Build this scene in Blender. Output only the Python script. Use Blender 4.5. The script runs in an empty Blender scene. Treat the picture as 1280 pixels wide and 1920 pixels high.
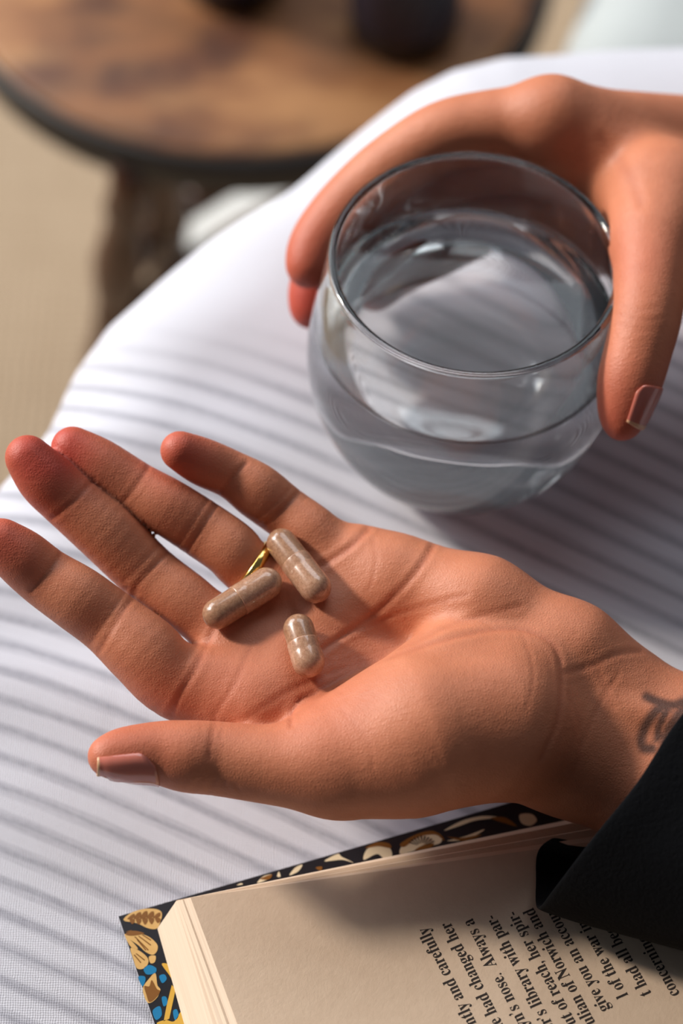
import bpy, bmesh, math, random
import numpy as np
from mathutils import Vector, Matrix
from mathutils.bvhtree import BVHTree

random.seed(4)
np.random.seed(4)
C = bpy.context.scene.collection
SC = bpy.context.scene

# ---------------------------------------------------------------- camera
F = 4075.0                      # focal length in pixels of the 1280 x 1920 frame
PITCH = math.radians(56)        # the camera looks down this far
LAP = 0.700                     # height of the blanket over the lap
CAMZ = LAP + 0.485
cam = bpy.data.objects.new('camera', bpy.data.cameras.new('camera'))
C.objects.link(cam)
cam.location = (0, 0, CAMZ)
cam.rotation_euler = (math.pi / 2 - PITCH, 0, 0)
cam.data.sensor_fit = 'VERTICAL'
cam.data.sensor_height = 36
cam.data.lens = F / 1920 * 36
cam.data.clip_start = 0.02
cam.data.dof.use_dof = True
cam.data.dof.focus_distance = 0.497
cam.data.dof.aperture_fstop = 7.6
SC.camera = cam

# ---------------------------------------------------------------- world, sun, window light, added fill light, exposure
w = bpy.data.worlds.new('world'); SC.world = w; w.use_nodes = True
wn = w.node_tree
bg = wn.nodes['Background']
bg.inputs['Color'].default_value = (0.80, 0.88, 1.0, 1)
bg.inputs['Strength'].default_value = 0.085

def aim(o, d):
    o.rotation_euler = Vector(d).to_track_quat('-Z', 'Y').to_euler()

sun = bpy.data.objects.new('sun', bpy.data.lights.new('sun', 'SUN')); C.objects.link(sun)
sun.data.energy = 3.1
sun.data.angle = math.radians(7)
sun.data.color = (1.0, 0.90, 0.78)
aim(sun, (0.76, -0.30, -0.52))
win = bpy.data.objects.new('window_light', bpy.data.lights.new('window_light', 'AREA')); C.objects.link(win)
win.data.shape = 'RECTANGLE'; win.data.size = 1.7; win.data.size_y = 1.3
win.data.energy = 46
win.data.color = (0.90, 0.95, 1.0)
win.location = (-1.55, 1.45, 1.60)
aim(win, Vector((0, 0.35, 0.72)) - Vector(win.location))
fill_light = bpy.data.objects.new('window_light', bpy.data.lights.new('window_light', 'AREA')); C.objects.link(fill_light)  # unseen fill light, added from above to lift the shaded blanket
fill_light.data.shape = 'RECTANGLE'; fill_light.data.size = 1.8; fill_light.data.size_y = 1.2
fill_light.data.energy = 22
fill_light.data.color = (0.88, 0.94, 1.0)
fill_light.location = (0.35, 2.0, 2.75)
aim(fill_light, Vector((0, 0.35, 0.72)) - Vector(fill_light.location))

SC.view_settings.view_transform = 'Standard'
SC.view_settings.look = 'None'
SC.view_settings.gamma = 1
SC.view_settings.use_curve_mapping = False
SC.view_settings.exposure = 0.0
SC.cycles.max_bounces = 24
SC.cycles.transmission_bounces = 24
SC.cycles.glossy_bounces = 12
sun.data.cycles.is_caustics_light = True
win.data.cycles.is_caustics_light = True
fill_light.data.cycles.is_caustics_light = True

# ---------------------------------------------------------------- helpers
sp, cp = math.sin(PITCH), math.cos(PITCH)
def cam2world(P):                                   # camera frame (x right, y up, z back), metres
    P = np.asarray(P, float)
    x, y, z = P[..., 0], P[..., 1], P[..., 2]
    return np.stack([x, y * sp - z * cp, CAMZ + y * cp + z * sp], -1)
def px(x, y, d):                                    # a point seen at pixel x, y at distance d along the view axis
    return Vector(cam2world([(x - 640) / F * d, (960 - y) / F * d, -d]))
def on_z(x, y, z):                                  # a point seen at pixel x, y at height z
    d = (CAMZ - z) / (sp + (y - 960) / F * cp)
    return px(x, y, d)
def to_px(W):                                       # world -> pixel, distance
    W = np.asarray(W, float)
    x, Y, Z = W[..., 0], W[..., 1], W[..., 2] - CAMZ
    y = Y * sp + Z * cp; d = Y * cp - Z * sp
    return 640 + F * x / d, 960 - F * y / d, d

def link(name, me, mat=None, parent=None, smooth=True):
    o = bpy.data.objects.new(name, me); C.objects.link(o)
    if mat: me.materials.append(mat)
    if smooth:
        me.polygons.foreach_set('use_smooth', [True] * len(me.polygons))
    if parent: o.parent = parent
    return o
def pydata(name, v, f, mat=None, parent=None, smooth=True):
    me = bpy.data.meshes.new(name); me.from_pydata([tuple(p) for p in v], [], f); me.update()
    return link(name, me, mat, parent, smooth)
def from_bm(name, bm, mat=None, parent=None, smooth=True):
    me = bpy.data.meshes.new(name); bm.to_mesh(me); bm.free()
    return link(name, me, mat, parent, smooth)
def empty(name, label, cat, group=None):
    o = bpy.data.objects.new(name, None); C.objects.link(o); o.empty_display_size = .02
    o['label'] = label; o['category'] = cat
    if group: o['group'] = group
    return o
def tag(o, label, cat, group=None):
    o['label'] = label; o['category'] = cat
    if group: o['group'] = group
    return o

def srgb(r, g, b):
    f = lambda c: ((c / 255 + .055) / 1.055) ** 2.4 if c > 10 else c / 255 / 12.92
    return (f(r), f(g), f(b), 1)

class Mat:
    """small node-tree helper"""
    def __init__(s, name, **kw):
        s.m = bpy.data.materials.new(name); s.m.use_nodes = True
        s.t = s.m.node_tree; s.n = s.t.nodes; s.b = s.n['Principled BSDF']
        for k, v in kw.items(): s.set(k.replace('_', ' '), v)
    def set(s, k, v):
        i = s.b.inputs[k]
        if hasattr(v, 'is_linked') or hasattr(v, 'links'): s.t.links.new(v, i)
        else: i.default_value = v
    def node(s, typ, out=0, ins=None, **props):
        nd = s.n.new(typ)
        for k, v in props.items(): setattr(nd, k, v)
        for k, v in (ins or {}).items():
            if hasattr(v, 'links'): s.t.links.new(v, nd.inputs[k])
            else: nd.inputs[k].default_value = v
        return nd.outputs[out]
    def coord(s, kind='Object'):
        return s.node('ShaderNodeTexCoord', kind)
    def noise(s, scale, detail=4, rough=.55, vec=None, out=0):
        i = {'Scale': scale, 'Detail': detail, 'Roughness': rough}
        i['Vector'] = vec if vec is not None else s.coord()
        return s.node('ShaderNodeTexNoise', out, i)
    def ramp(s, fac, stops):
        nd = s.n.new('ShaderNodeValToRGB'); s.t.links.new(fac, nd.inputs[0])
        e = nd.color_ramp.elements
        while len(e) < len(stops): e.new(.5)
        for el, (p, c) in zip(e, stops):
            el.position = p; el.color = c if len(c) == 4 else (*c, 1)
        return nd.outputs[0]
    def mix(s, fac, a, b, blend='MIX'):
        nd = s.n.new('ShaderNodeMix'); nd.data_type = 'RGBA'; nd.blend_type = blend
        for idx, v in ((0, fac), (6, a), (7, b)):
            if hasattr(v, 'links'): s.t.links.new(v, nd.inputs[idx])
            else: nd.inputs[idx].default_value = v
        return nd.outputs[2]
    def math(s, op, a, b=0.0, clamp=False):
        nd = s.n.new('ShaderNodeMath'); nd.operation = op; nd.use_clamp = clamp
        for idx, v in ((0, a), (1, b)):
            if hasattr(v, 'links'): s.t.links.new(v, nd.inputs[idx])
            else: nd.inputs[idx].default_value = v
        return nd.outputs[0]
    def bump(s, h, strength=.3, dist=.001):
        nd = s.n.new('ShaderNodeBump'); s.t.links.new(h, nd.inputs['Height'])
        nd.inputs['Strength'].default_value = strength; nd.inputs['Distance'].default_value = dist
        s.set('Normal', nd.outputs[0])
    def mapping(s, scale, vec=None):
        return s.node('ShaderNodeMapping', 0, {'Vector': vec if vec is not None else s.coord(), 'Scale': scale})

def catmull(P, n, closed=False):
    P = np.asarray(P, float); N = len(P); out = []
    segs = N if closed else N - 1
    for i in range(segs):
        if closed: a, b, c, d = P[(i-1) % N], P[i], P[(i+1) % N], P[(i+2) % N]
        else: a, b, c, d = P[max(i-1, 0)], P[i], P[i+1], P[min(i+2, N-1)]
        for k in range(n):
            t = k / n
            out.append(.5 * ((2*b) + (-a+c)*t + (2*a-5*b+4*c-d)*t*t + (-a+3*b-3*c+d)*t**3))
    if not closed: out.append(P[-1])
    return np.array(out)

def lathe(name, prof, seg=96, mat=None, parent=None):
    v, f = [], []
    n = len(prof); rings = []
    for r, z in prof:
        if r < 1e-7: rings.append([len(v)]); v.append((0, 0, z))
        else:
            rings.append(list(range(len(v), len(v) + seg)))
            v += [(r*math.cos(2*math.pi*k/seg), r*math.sin(2*math.pi*k/seg), z) for k in range(seg)]
    for A, B in zip(rings, rings[1:]):
        if len(A) == 1 and len(B) == 1: continue
        for k in range(seg):
            j = (k+1) % seg
            if len(A) == 1: f.append((A[0], B[j], B[k]))
            elif len(B) == 1: f.append((A[k], A[j], B[0]))
            else: f.append((A[k], A[j], B[j], B[k]))
    return pydata(name, v, f, mat, parent)

def tube(name, pts, radii, mat=None, parent=None, seg=12, caps=True):
    pts = [Vector(p) for p in pts]; v, f = [], []
    up = None
    for i, p in enumerate(pts):
        t = (pts[min(i+1, len(pts)-1)] - pts[max(i-1, 0)]).normalized()
        if up is None:
            up = t.orthogonal().normalized()
        else:
            up = (up - t * up.dot(t)).normalized()
        s = t.cross(up)
        for k in range(seg):
            a = 2*math.pi*k/seg
            v.append(p + (up*math.cos(a) + s*math.sin(a)) * radii[i])
    for i in range(len(pts)-1):
        for k in range(seg):
            j = (k+1) % seg
            f.append((i*seg+k, i*seg+j, (i+1)*seg+j, (i+1)*seg+k))
    if caps:
        f.append(tuple(range(seg-1, -1, -1))); f.append(tuple((len(pts)-1)*seg + k for k in range(seg)))
    return pydata(name, v, f, mat, parent)

# ---------------------------------------------------------------- smooth-union body surfaces
def smin(a, b, k):
    if k <= 0: return np.minimum(a, b)
    h = np.maximum(k - np.abs(a - b), 0) / k
    return np.minimum(a, b) - h*h*k*.25
def cone_d(P, a, b, ra, rb):
    ba = b - a; L = float(ba @ ba) + 1e-9
    h = np.clip(((P - a) @ ba) / L, 0, 1)
    q = P - a - h[:, None] * ba
    return np.sqrt(np.einsum('ij,ij->i', q, q)) - (ra + (rb - ra) * h)
def chain_d(P, pts, rad, k=.25):
    d = None
    for i in range(len(pts) - 1):
        e = cone_d(P, pts[i], pts[i+1], rad[i], rad[i+1])
        d = e if d is None else smin(d, e, k)
    return d
def surface(func, lo, hi, h):
    """surface nets of func <= 0 on a grid with a coarse-to-fine band (mm)"""
    lo = np.asarray(lo, np.float32); hi = np.asarray(hi, np.float32)
    B = 4
    nb = np.ceil((hi - lo) / (h*B)).astype(int)
    n = nb * B
    ax = [lo[i] + h*B*(np.arange(nb[i]) + .5 - .5/B) for i in range(3)]
    G = np.stack(np.meshgrid(*ax, indexing='ij'), -1).reshape(-1, 3).astype(np.float32)
    dc = func(G).reshape(nb)
    mask = np.abs(dc) < h*B*1.5
    big = np.repeat(np.repeat(np.repeat(dc, B, 0), B, 1), B, 2).astype(np.float32)
    mb = np.repeat(np.repeat(np.repeat(mask, B, 0), B, 1), B, 2)
    idx = np.argwhere(mb)
    pts = (lo + idx * h).astype(np.float32)
    val = np.concatenate([func(c) for c in np.array_split(pts, max(1, len(pts)//150000))])
    big[mb] = val
    S = big < 0
    c = np.zeros(tuple(n - 1), np.int8)
    for i in (0, 1):
        for j in (0, 1):
            for k in (0, 1):
                c += S[i:n[0]-1+i, j:n[1]-1+j, k:n[2]-1+k]
    act = (c > 0) & (c < 8)
    ids = np.full(tuple(n - 1), -1, np.int64)
    cells = np.argwhere(act); ids[act] = np.arange(len(cells))
    acc = np.zeros((len(cells), 3)); cnt = np.zeros(len(cells))
    corners = [(i, j, k) for i in (0, 1) for j in (0, 1) for k in (0, 1)]
    for a in corners:
        for ax_ in range(3):
            if a[ax_] == 1: continue
            b = list(a); b[ax_] = 1
            va = big[cells[:, 0]+a[0], cells[:, 1]+a[1], cells[:, 2]+a[2]]
            vb = big[cells[:, 0]+b[0], cells[:, 1]+b[1], cells[:, 2]+b[2]]
            m = (va < 0) != (vb < 0)
            t = np.where(m, va / np.where(m, va - vb, 1), 0)
            p = np.tile(np.array(a, float), (len(cells), 1)); p[:, ax_] += t
            acc += np.where(m[:, None], p, 0); cnt += m
    V = lo + (cells + acc / cnt[:, None]) * h
    faces = []
    for ax_ in range(3):
        o1, o2 = [(1, 2), (2, 0), (0, 1)][ax_]
        sl = [slice(1, n[i]-1) for i in range(3)]; sl[ax_] = slice(0, n[ax_]-1)
        sl2 = list(sl); sl2[ax_] = slice(1, n[ax_])
        A = S[tuple(sl)]; Bq = S[tuple(sl2)]
        e = np.argwhere(A != Bq)
        flip = A[tuple(e.T)]
        base = e.copy(); 
        for i in range(3):
            if i != ax_: base[:, i] += 1
        def cid(d1, d2):
            q = base.copy(); q[:, o1] -= d1; q[:, o2] -= d2
            return ids[tuple(q.T)]
        q = np.stack([cid(0, 0), cid(1, 0), cid(1, 1), cid(0, 1)], 1)
        q[~flip] = q[~flip][:, ::-1]
        faces.append(q)
    Fq = np.concatenate(faces)
    V = V.astype(np.float32)
    e = .15
    for it in range(2):
        f0 = func(V)
        g = np.stack([(func(V + np.eye(3, dtype=np.float32)[i]*e) - f0)/e for i in range(3)], 1)
        gn = np.sqrt((g*g).sum(1, keepdims=True)) + 1e-6
        V = V - np.clip(f0[:, None], -h, h) * g / gn * .9 / np.maximum(gn, .6)
    N = g / gn
    return V, N, Fq
def cpx(x, y, d):                                  # pixel + distance (mm) -> camera frame mm
    return np.array([(x-640)/F*d, (960-y)/F*d, -d], np.float32)

# ================================================================ materials
def skin_material():
    m = Mat('skin', Roughness=.5)
    at = m.node('ShaderNodeAttribute', 'Color', attribute_name='tone')
    sep = m.n.new('ShaderNodeSeparateColor'); m.t.links.new(at, sep.inputs[0])
    mott = m.noise(95, 5, .6)
    base = m.mix(m.math('MULTIPLY', mott, .6), srgb(212, 136, 102), srgb(146, 74, 44))
    base = m.mix(sep.outputs[0], base, srgb(184, 74, 58))
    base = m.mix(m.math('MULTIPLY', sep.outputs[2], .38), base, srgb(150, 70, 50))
    base = m.mix(sep.outputs[1], base, srgb(30, 30, 32))
    m.set('Base Color', base)
    m.set('Subsurface Weight', .12)
    m.set('Subsurface Radius', (1.0, .33, .17))
    m.set('Subsurface Scale', .0025)
    m.set('Specular IOR Level', .38)
    cells = m.node('ShaderNodeTexVoronoi', 0, {'Scale': 1500.0, 'Vector': m.coord()}, feature='DISTANCE_TO_EDGE')
    fine = m.noise(700, 4, .6)
    lines = m.node('ShaderNodeTexNoise', 0, {'Scale': 220.0, 'Detail': 6.0, 'Roughness': .7, 'Distortion': .8,
                                             'Vector': m.mapping((1.0, 3.2, 1.4))})
    h = m.math('ADD', m.math('MULTIPLY', cells, .5), m.math('ADD', m.math('MULTIPLY', fine, .5), m.math('MULTIPLY', lines, .5)))
    m.bump(h, .36, .0006)
    return m.m
SKIN = skin_material()
m = Mat('nail', Roughness=.22, Base_Color=srgb(200, 116, 100)); m.set('Subsurface Weight', .25); m.set('Subsurface Scale', .002); m.set('Coat Weight', .4)
NAIL = m.m
m = Mat('nail_tip', Roughness=.3, Base_Color=srgb(222, 178, 140)); NAILTIP = m.m
m = Mat('gold', Metallic=1.0, Roughness=.18, Base_Color=(.95, .62, .18, 1)); GOLD = m.m

def weave(m, scale, strength, dist):
    uv = m.coord('UV')
    a = m.node('ShaderNodeTexWave', 1, {'Scale': scale, 'Distortion': 1.2, 'Detail': 2.0, 'Detail Scale': 3.0, 'Vector': uv}, bands_direction='X')
    b = m.node('ShaderNodeTexWave', 1, {'Scale': scale, 'Distortion': 1.2, 'Detail': 2.0, 'Detail Scale': 3.0, 'Vector': uv}, bands_direction='Y')
    h = m.math('ADD', a, b)
    m.bump(h, strength, dist)
    return a, b

# ================================================================ floor
m = Mat('sisal', Roughness=.95)
v = m.mapping((1, 1, 1))
wa = m.node('ShaderNodeTexWave', 1, {'Scale': 46.0, 'Distortion': 2.0, 'Detail': 2.0, 'Vector': v}, bands_direction='X')
wb = m.node('ShaderNodeTexWave', 1, {'Scale': 46.0, 'Distortion': 2.0, 'Detail': 2.0, 'Vector': v}, bands_direction='Y')
hh = m.math('MULTIPLY', wa, wb)
m.set('Base Color', m.mix(m.math('ADD', m.math('MULTIPLY', hh, .6), m.math('ADD', m.math('MULTIPLY', m.noise(1, 4, vec=m.mapping((12, 90, 1))), .35), m.math('MULTIPLY', m.noise(1, 4, vec=m.mapping((90, 12, 1))), .35))), srgb(150, 126, 100), srgb(196, 174, 148)))
m.bump(hh, .6, .003)
g = 40
fl = pydata('floor', [(-3, -2, 0), (3, -2, 0), (3, 4, 0), (-3, 4, 0)], [(0, 1, 2, 3)], m.m, smooth=False)
fl['kind'] = 'structure'

# ================================================================ striped blanket over the lap
EDGE = np.array([(-300, 1160), (-120, 1010), (0, 985), (100, 852), (170, 745), (215, 650), (262, 582), (350, 510), (450, 432),
                 (560, 350), (660, 270), (750, 203), (820, 150), (880, 119), (960, 101), (1040, 100), (1150, 94), (1280, 92), (1500, 84), (1900, 70)], float)
def edge_dist(x, y):                               # signed pixel distance beyond the far edge of the lap
    best = np.full(x.shape, 1e9); sgn = np.ones(x.shape)
    for (x0, y0), (x1, y1) in zip(EDGE, EDGE[1:]):
        dx, dy = x1-x0, y1-y0
        t = np.clip(((x-x0)*dx + (y-y0)*dy)/(dx*dx+dy*dy), 0, 1)
        d = np.hypot(x-x0-t*dx, y-y0-t*dy)
        s = (x-x0)*dy - (y-y0)*dx
        m_ = d < best
        best = np.where(m_, d, best); sgn = np.where(m_, np.sign(s), sgn)
    return best * sgn
def lap_height(X, Y):
    x, y, d = to_px(np.stack([X, Y, np.full_like(X, LAP)], -1))
    e = edge_dist(x, y) * d / F                    # metres
    R = .040; t = e + .021
    tt = np.clip(t, 0, R*.985)
    drop = R - np.sqrt(R*R - tt*tt) + np.clip(t - R*.985, 0, None) * 5.0
    z = LAP - np.minimum(drop, .30)
    # soft folds running with the stripes, flat where the book lies
    s = stripe_s(x, y)
    calm = np.clip((1540 - y + .25*(x-300)*(x > 200)) / 300, 0.15, 1)
    z += calm * (.0016*np.sin(s/61 + x/420) + .0010*np.sin(s/33 + 1.3 + x/230) + .0012*np.sin(x/150 + s/110))
    z -= .0010
    return z
def stripe_s(x, y):
    e = np.maximum(x - (920 - y)*.62, -200)
    k = .37
    return y - k*(e + 230*np.exp(-e/230) - 230)
xs = np.arange(-.30, .42, .0022); ys = np.arange(.10, .80, .0022)
X, Y = np.meshgrid(xs, ys, indexing='ij')
Z = lap_height(X, Y)
V = np.stack([X, Y, Z], -1).reshape(-1, 3)
nx, ny = len(xs), len(ys)
I = np.arange(nx*ny).reshape(nx, ny)
Fq = np.stack([I[:-1, :-1], I[1:, :-1], I[1:, 1:], I[:-1, 1:]], -1).reshape(-1, 4)
keep = (Z.reshape(-1)[Fq] > LAP - .29).all(1)
Fq = Fq[keep]
def np_mesh(name, V, Fq, mat, parent=None):
    used = np.unique(Fq); remap = np.full(len(V), -1); remap[used] = np.arange(len(used))
    V = V[used]; Fq = remap[Fq]
    me = bpy.data.meshes.new(name)
    me.vertices.add(len(V)); me.vertices.foreach_set('co', np.asarray(V, np.float32).ravel())
    k = Fq.shape[1]
    me.loops.add(Fq.size); me.loops.foreach_set('vertex_index', Fq.ravel().astype(np.int32))
    me.polygons.add(len(Fq)); me.polygons.foreach_set('loop_start', np.arange(0, Fq.size, k, dtype=np.int32))
    me.update(calc_edges=True); me.validate()
    o = link(name, me, mat, parent)
    return o, used
m = Mat('striped_cotton', Roughness=.92)
uv = m.coord('UV')
sx = m.n.new('ShaderNodeSeparateXYZ'); m.t.links.new(uv, sx.inputs[0])
wob = m.noise(6, 2, .5, vec=uv)
vv = m.math('ADD', sx.outputs[1], m.math('MULTIPLY', wob, .35))
st = m.math('ABSOLUTE', m.math('SUBTRACT', m.math('FRACT', vv), .5))          # 0 at the middle of a grey stripe
st = m.math('SUBTRACT', 1.0, m.math('MULTIPLY', m.math('SUBTRACT', st, .03), 3.6, True), True)
thr = m.math('ADD', m.math('MULTIPLY', m.noise(1.0, 3, .6, vec=m.mapping((60, 6, 1), uv)), .5), m.math('MULTIPLY', m.noise(1.0, 2, .6, vec=m.mapping((4, 160, 1), uv)), .55))
amt = m.math('MULTIPLY', st, m.math('MULTIPLY', thr, 1.15, True))
fade = m.node('ShaderNodeAttribute', 'Fac', attribute_name='light_washout')  # bleaches the far stripes: strong light put into the colour
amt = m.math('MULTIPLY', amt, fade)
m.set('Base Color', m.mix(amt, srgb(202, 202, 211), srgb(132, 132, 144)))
ob = m.coord()
t1 = m.node('ShaderNodeTexWave', 1, {'Scale': 520.0, 'Distortion': 3.0, 'Detail': 2.0, 'Vector': ob}, bands_direction='X')
t2 = m.node('ShaderNodeTexWave', 1, {'Scale': 520.0, 'Distortion': 3.0, 'Detail': 2.0, 'Vector': ob}, bands_direction='Y')
m.bump(m.math('ADD', m.math('ADD', t1, t2), m.math('MULTIPLY', m.noise(160, 4), 2.0)), .25, .0005)
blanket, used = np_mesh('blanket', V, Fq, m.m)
blanket.cycles.is_caustics_receiver = True
tag(blanket, 'white cotton blanket with soft grey stripes draped over the lap', 'blanket')
x, y, d = to_px(V[used])
s = stripe_s(x, y)
vco = np.log(np.maximum(39 + (np.maximum(s, -900) - 700)*.011, 4))/.011
vco = vco - np.log(39 + (560 - 700)*.011)/.011
uvl = blanket.data.uv_layers.new(name='UVMap')
li = np.zeros(len(blanket.data.loops), np.int32); blanket.data.loops.foreach_get('vertex_index', li)
U = np.stack([(x*.001)[li], vco[li]], -1)
uvl.data.foreach_set('uv', U.astype(np.float32).ravel())
pa = blanket.data.attributes.new('light_washout', 'FLOAT', 'POINT')
pf = np.clip((y + .22*np.maximum(x - 560, 0) - 590)/170, 0, 1)  # painted overexposure: stripes vanish towards the far edge of the lap
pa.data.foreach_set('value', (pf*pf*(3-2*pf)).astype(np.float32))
# ================================================================ the person: open hand
def depth0(y): return 500 + .05*(1250 - y)
def jt(x, y, r, off, base=None):                    # joint whose near surface lies off mm behind the palm plane
    d = (base if base is not None else depth0(y)) + off
    rm = r * d / F
    return cpx(x, y, d + rm), rm
def build_chain(js, n=5):
    c = np.array([np.append(*j) if False else np.concatenate([j[0], [j[1]]]) for j in js])
    s = catmull(c, n)
    return s[:, :3].astype(np.float32), s[:, 3].astype(np.float32)

index_f = build_chain([jt(2, 1016, 45, -15), jt(40, 1045, 54, -13), jt(86, 1083, 57, -9), jt(145, 1122, 62, -8), jt(207, 1168, 63, -4), jt(270, 1222, 71, -4), jt(335, 1282, 70, 0), jt(470, 1325, 78, 4)])
middle_f = build_chain([jt(52, 858, 42.9, -15.2), jt(85, 897, 53.6, -13.2), jt(130, 938, 55.6, -9.2), jt(200, 999, 59, -5.5), jt(276, 1073, 57, 0.5), jt(341, 1123, 56, 2.0), jt(404, 1170, 56, 4.5), jt(545, 1255, 70.2, 7.8)])
ring_f = build_chain([jt(136, 840, 40.9, -9.0), jt(185, 872, 50.7, -8.0), jt(255, 918, 52.6, -5.0), jt(315, 951, 54, -4.5), jt(382, 994, 55, -.5), jt(433, 1030, 55, .5), jt(471, 1067, 55, 4), jt(625, 1165, 68.2, 9.0)])
pinky_f = build_chain([jt(337, 845, 37, -10), jt(380, 866, 45, -6.5), jt(438, 892, 45.5, -2), jt(482, 921, 52, -1), jt(533, 960, 50, 3), jt(584, 998, 52, 3), jt(630, 1040, 54, 5.5), jt(735, 1095, 70, 4)])
FING = [index_f, middle_f, ring_f, pinky_f]
thumb_f = build_chain([jt(203, 1418, 39, -14), jt(235, 1415, 52, -14), jt(300, 1412, 60, -13), jt(350, 1418, 68, -13), jt(405, 1422, 70, -11), jt(490, 1432, 74, -11), jt(570, 1438, 82, -12), jt(640, 1436, 95, -12), jt(750, 1412, 118, -14)])

def seg(a, b):
    return np.array([a[0], b[0]]), np.array([a[1], b[1]])
PALM = [
    # metacarpal fan
    seg(jt(455, 1312, 76, 3), jt(800, 1330, 100, 15)), seg(jt(545, 1250, 74, 5), jt(850, 1290, 100, 19)),
    seg(jt(625, 1165, 76, 6), jt(900, 1250, 95, 19)), seg(jt(728, 1085, 72, 3), jt(960, 1190, 95, 11)),
    seg(jt(800, 1330, 100, 17), jt(1120, 1370, 108, 4)), seg(jt(850, 1290, 100, 20), jt(1130, 1330, 100, 5)),
    seg(jt(480, 1300, 72, 3), jt(690, 1100, 74, 8)),
    seg(jt(490, 1330, 66, 1), jt(720, 1275, 80, 9)),
    # webs between the fingers
    seg(jt(405, 1262, 52, 4), jt(470, 1196, 52, 6)), seg(jt(480, 1185, 46, 9), jt(545, 1125, 46, 10)), seg(jt(600, 1092, 44, 9), jt(670, 1040, 46, 7)),
    # little-finger side
    seg(jt(760, 1092, 76, 2), jt(900, 1140, 88, -3)), seg(jt(900, 1140, 88, -3), jt(1068, 1226, 88, -2)), seg(jt(1068, 1226, 88, -2), jt(1170, 1300, 86, 4)),
    # ball of the thumb
    seg(jt(640, 1430, 96, -12), jt(800, 1375, 138, -17)), seg(jt(800, 1375, 138, -17), jt(930, 1350, 140, -13)), seg(jt(930, 1350, 140, -13), jt(1060, 1400, 118, 2)),
    seg(jt(620, 1400, 80, -9), jt(840, 1270, 80, -7)), seg(jt(840, 1270, 80, -7), jt(990, 1265, 80, -4)),
    # wrist and forearm
    seg(jt(1090, 1330, 108, 3), jt(1290, 1395, 112, 3)), seg(jt(1070, 1415, 108, 4), jt(1260, 1495, 118, 3)),
    seg(jt(1290, 1395, 115, 3), jt(2200, 1700, 150, 4)), seg(jt(1260, 1495, 118, 3), jt(2180, 1850, 150, 4)),
]
tendon = seg(jt(1080, 1310, 22, 1.5), jt(1290, 1360, 22, 0))
def hand_f(P):
    d = None
    for p_, r_ in PALM:
        e = cone_d(P, p_[0], p_[1], r_[0], r_[1])
        d = e if d is None else smin(d, e, 7.0)
    d = smin(d, cone_d(P, tendon[0][0], tendon[0][1], tendon[1][0], tendon[1][1]), 3.0)
    out = None
    for k, (p_, r_) in enumerate(FING):
        e = smin(d, chain_d(P, p_, r_), 6.0)
        out = e if out is None else smin(out, e, .5)
    e = smin(d, chain_d(P, *thumb_f), 5.5)
    out = np.minimum(out, e)
    return out

# creases: pixel polylines with width (px) and depth (mm)
CREASES = [
    ([(812, 1022), (775, 1078), (706, 1147), (621, 1205), (575, 1232)], 9, .75),
    ([(876, 1115), (760, 1147), (653, 1189), (600, 1225)], 7, .40),
    ([(975, 1136), (855, 1168), (775, 1205), (632, 1258), (540, 1296), (455, 1352)], 8, .36),
    ([(600, 1292), (700, 1243), (855, 1194), (965, 1180), (1036, 1208), (1052, 1269), (1046, 1348), (1014, 1423)], 8, .55),
    ([(1060, 1262), (1110, 1247), (1158, 1226), (1200, 1221)], 9, .42),
    ([(546, 1362), (546, 1335), (562, 1312), (590, 1300)], 6, .9),
    ([(380, 1225), (362, 1262), (338, 1300), (318, 1340)], 8, .7),
    ([(470, 1215), (440, 1280), (400, 1345)], 7, .35),
    ([(258, 1108), (222, 1160), (186, 1222)], 7, .55), ([(240, 1100), (206, 1152), (170, 1206)], 5, .3),
    ([(120, 1030), (88, 1075), (58, 1108)], 7, .5),
    ([(318, 1032), (285, 1066), (248, 1108)], 7, .55), ([(300, 1018), (268, 1054), (232, 1092)], 5, .3),
    ([(176, 898), (140, 938), (98, 972)], 7, .5),
    ([(430, 1140), (405, 1170), (385, 1215)], 8, .6),
    ([(410, 940), (378, 990), (345, 1040)], 7, .55), ([(392, 932), (362, 978), (330, 1026)], 5, .3),
    ([(286, 862), (258, 908), (232, 940)], 7, .5),
    ([(560, 922), (530, 955), (492, 985)], 7, .55), ([(545, 915), (515, 945), (478, 975)], 5, .3),
    ([(462, 868), (438, 892), (412, 925)], 7, .5),
    ([(690, 992), (650, 1030), (600, 1062)], 9, .8),
    ([(404, 1352), (396, 1390), (392, 1420)], 8, .35), ([(420, 1352), (412, 1385)], 6, .25),
    ([(398, 1500), (396, 1480), (404, 1462)], 5, .5), ([(372, 1496), (368, 1478), (378, 1462)], 5, .4), ([(424, 1504), (424, 1482), (418, 1464)], 5, .4), ([(350, 1490), (345, 1476), (352, 1462)], 5, .35), ([(452, 1506), (450, 1486), (440, 1470)], 5, .3),
    ([(1065, 1300), (1090, 1380), (1075, 1450)], 7, .22), ([(1120, 1250), (1150, 1330)], 7, .2), ([(1160, 1262), (1120, 1330), (1090, 1400)], 7, .25),
    ([(640, 1240), (720, 1218), (800, 1188), (880, 1170)], 5, .25), ([(560, 1240), (600, 1275), (640, 1300)], 5, .25), ([(700, 1010), (705, 1060), (690, 1110)], 6, .25), ([(980, 1190), (1000, 1260), (985, 1340)], 6, .2), ([(700, 1300), (780, 1360), (830, 1430)], 6, .18), ([(640, 1330), (690, 1390), (700, 1450)], 6, .2),
    ([(830, 1130), (850, 1160)], 4, .2), ([(880, 1155), (935, 1182)], 4, .25), ([(900, 1148), (930, 1166)], 4, .2), ([(840, 1100), (838, 1140)], 4, .15),
]
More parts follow.
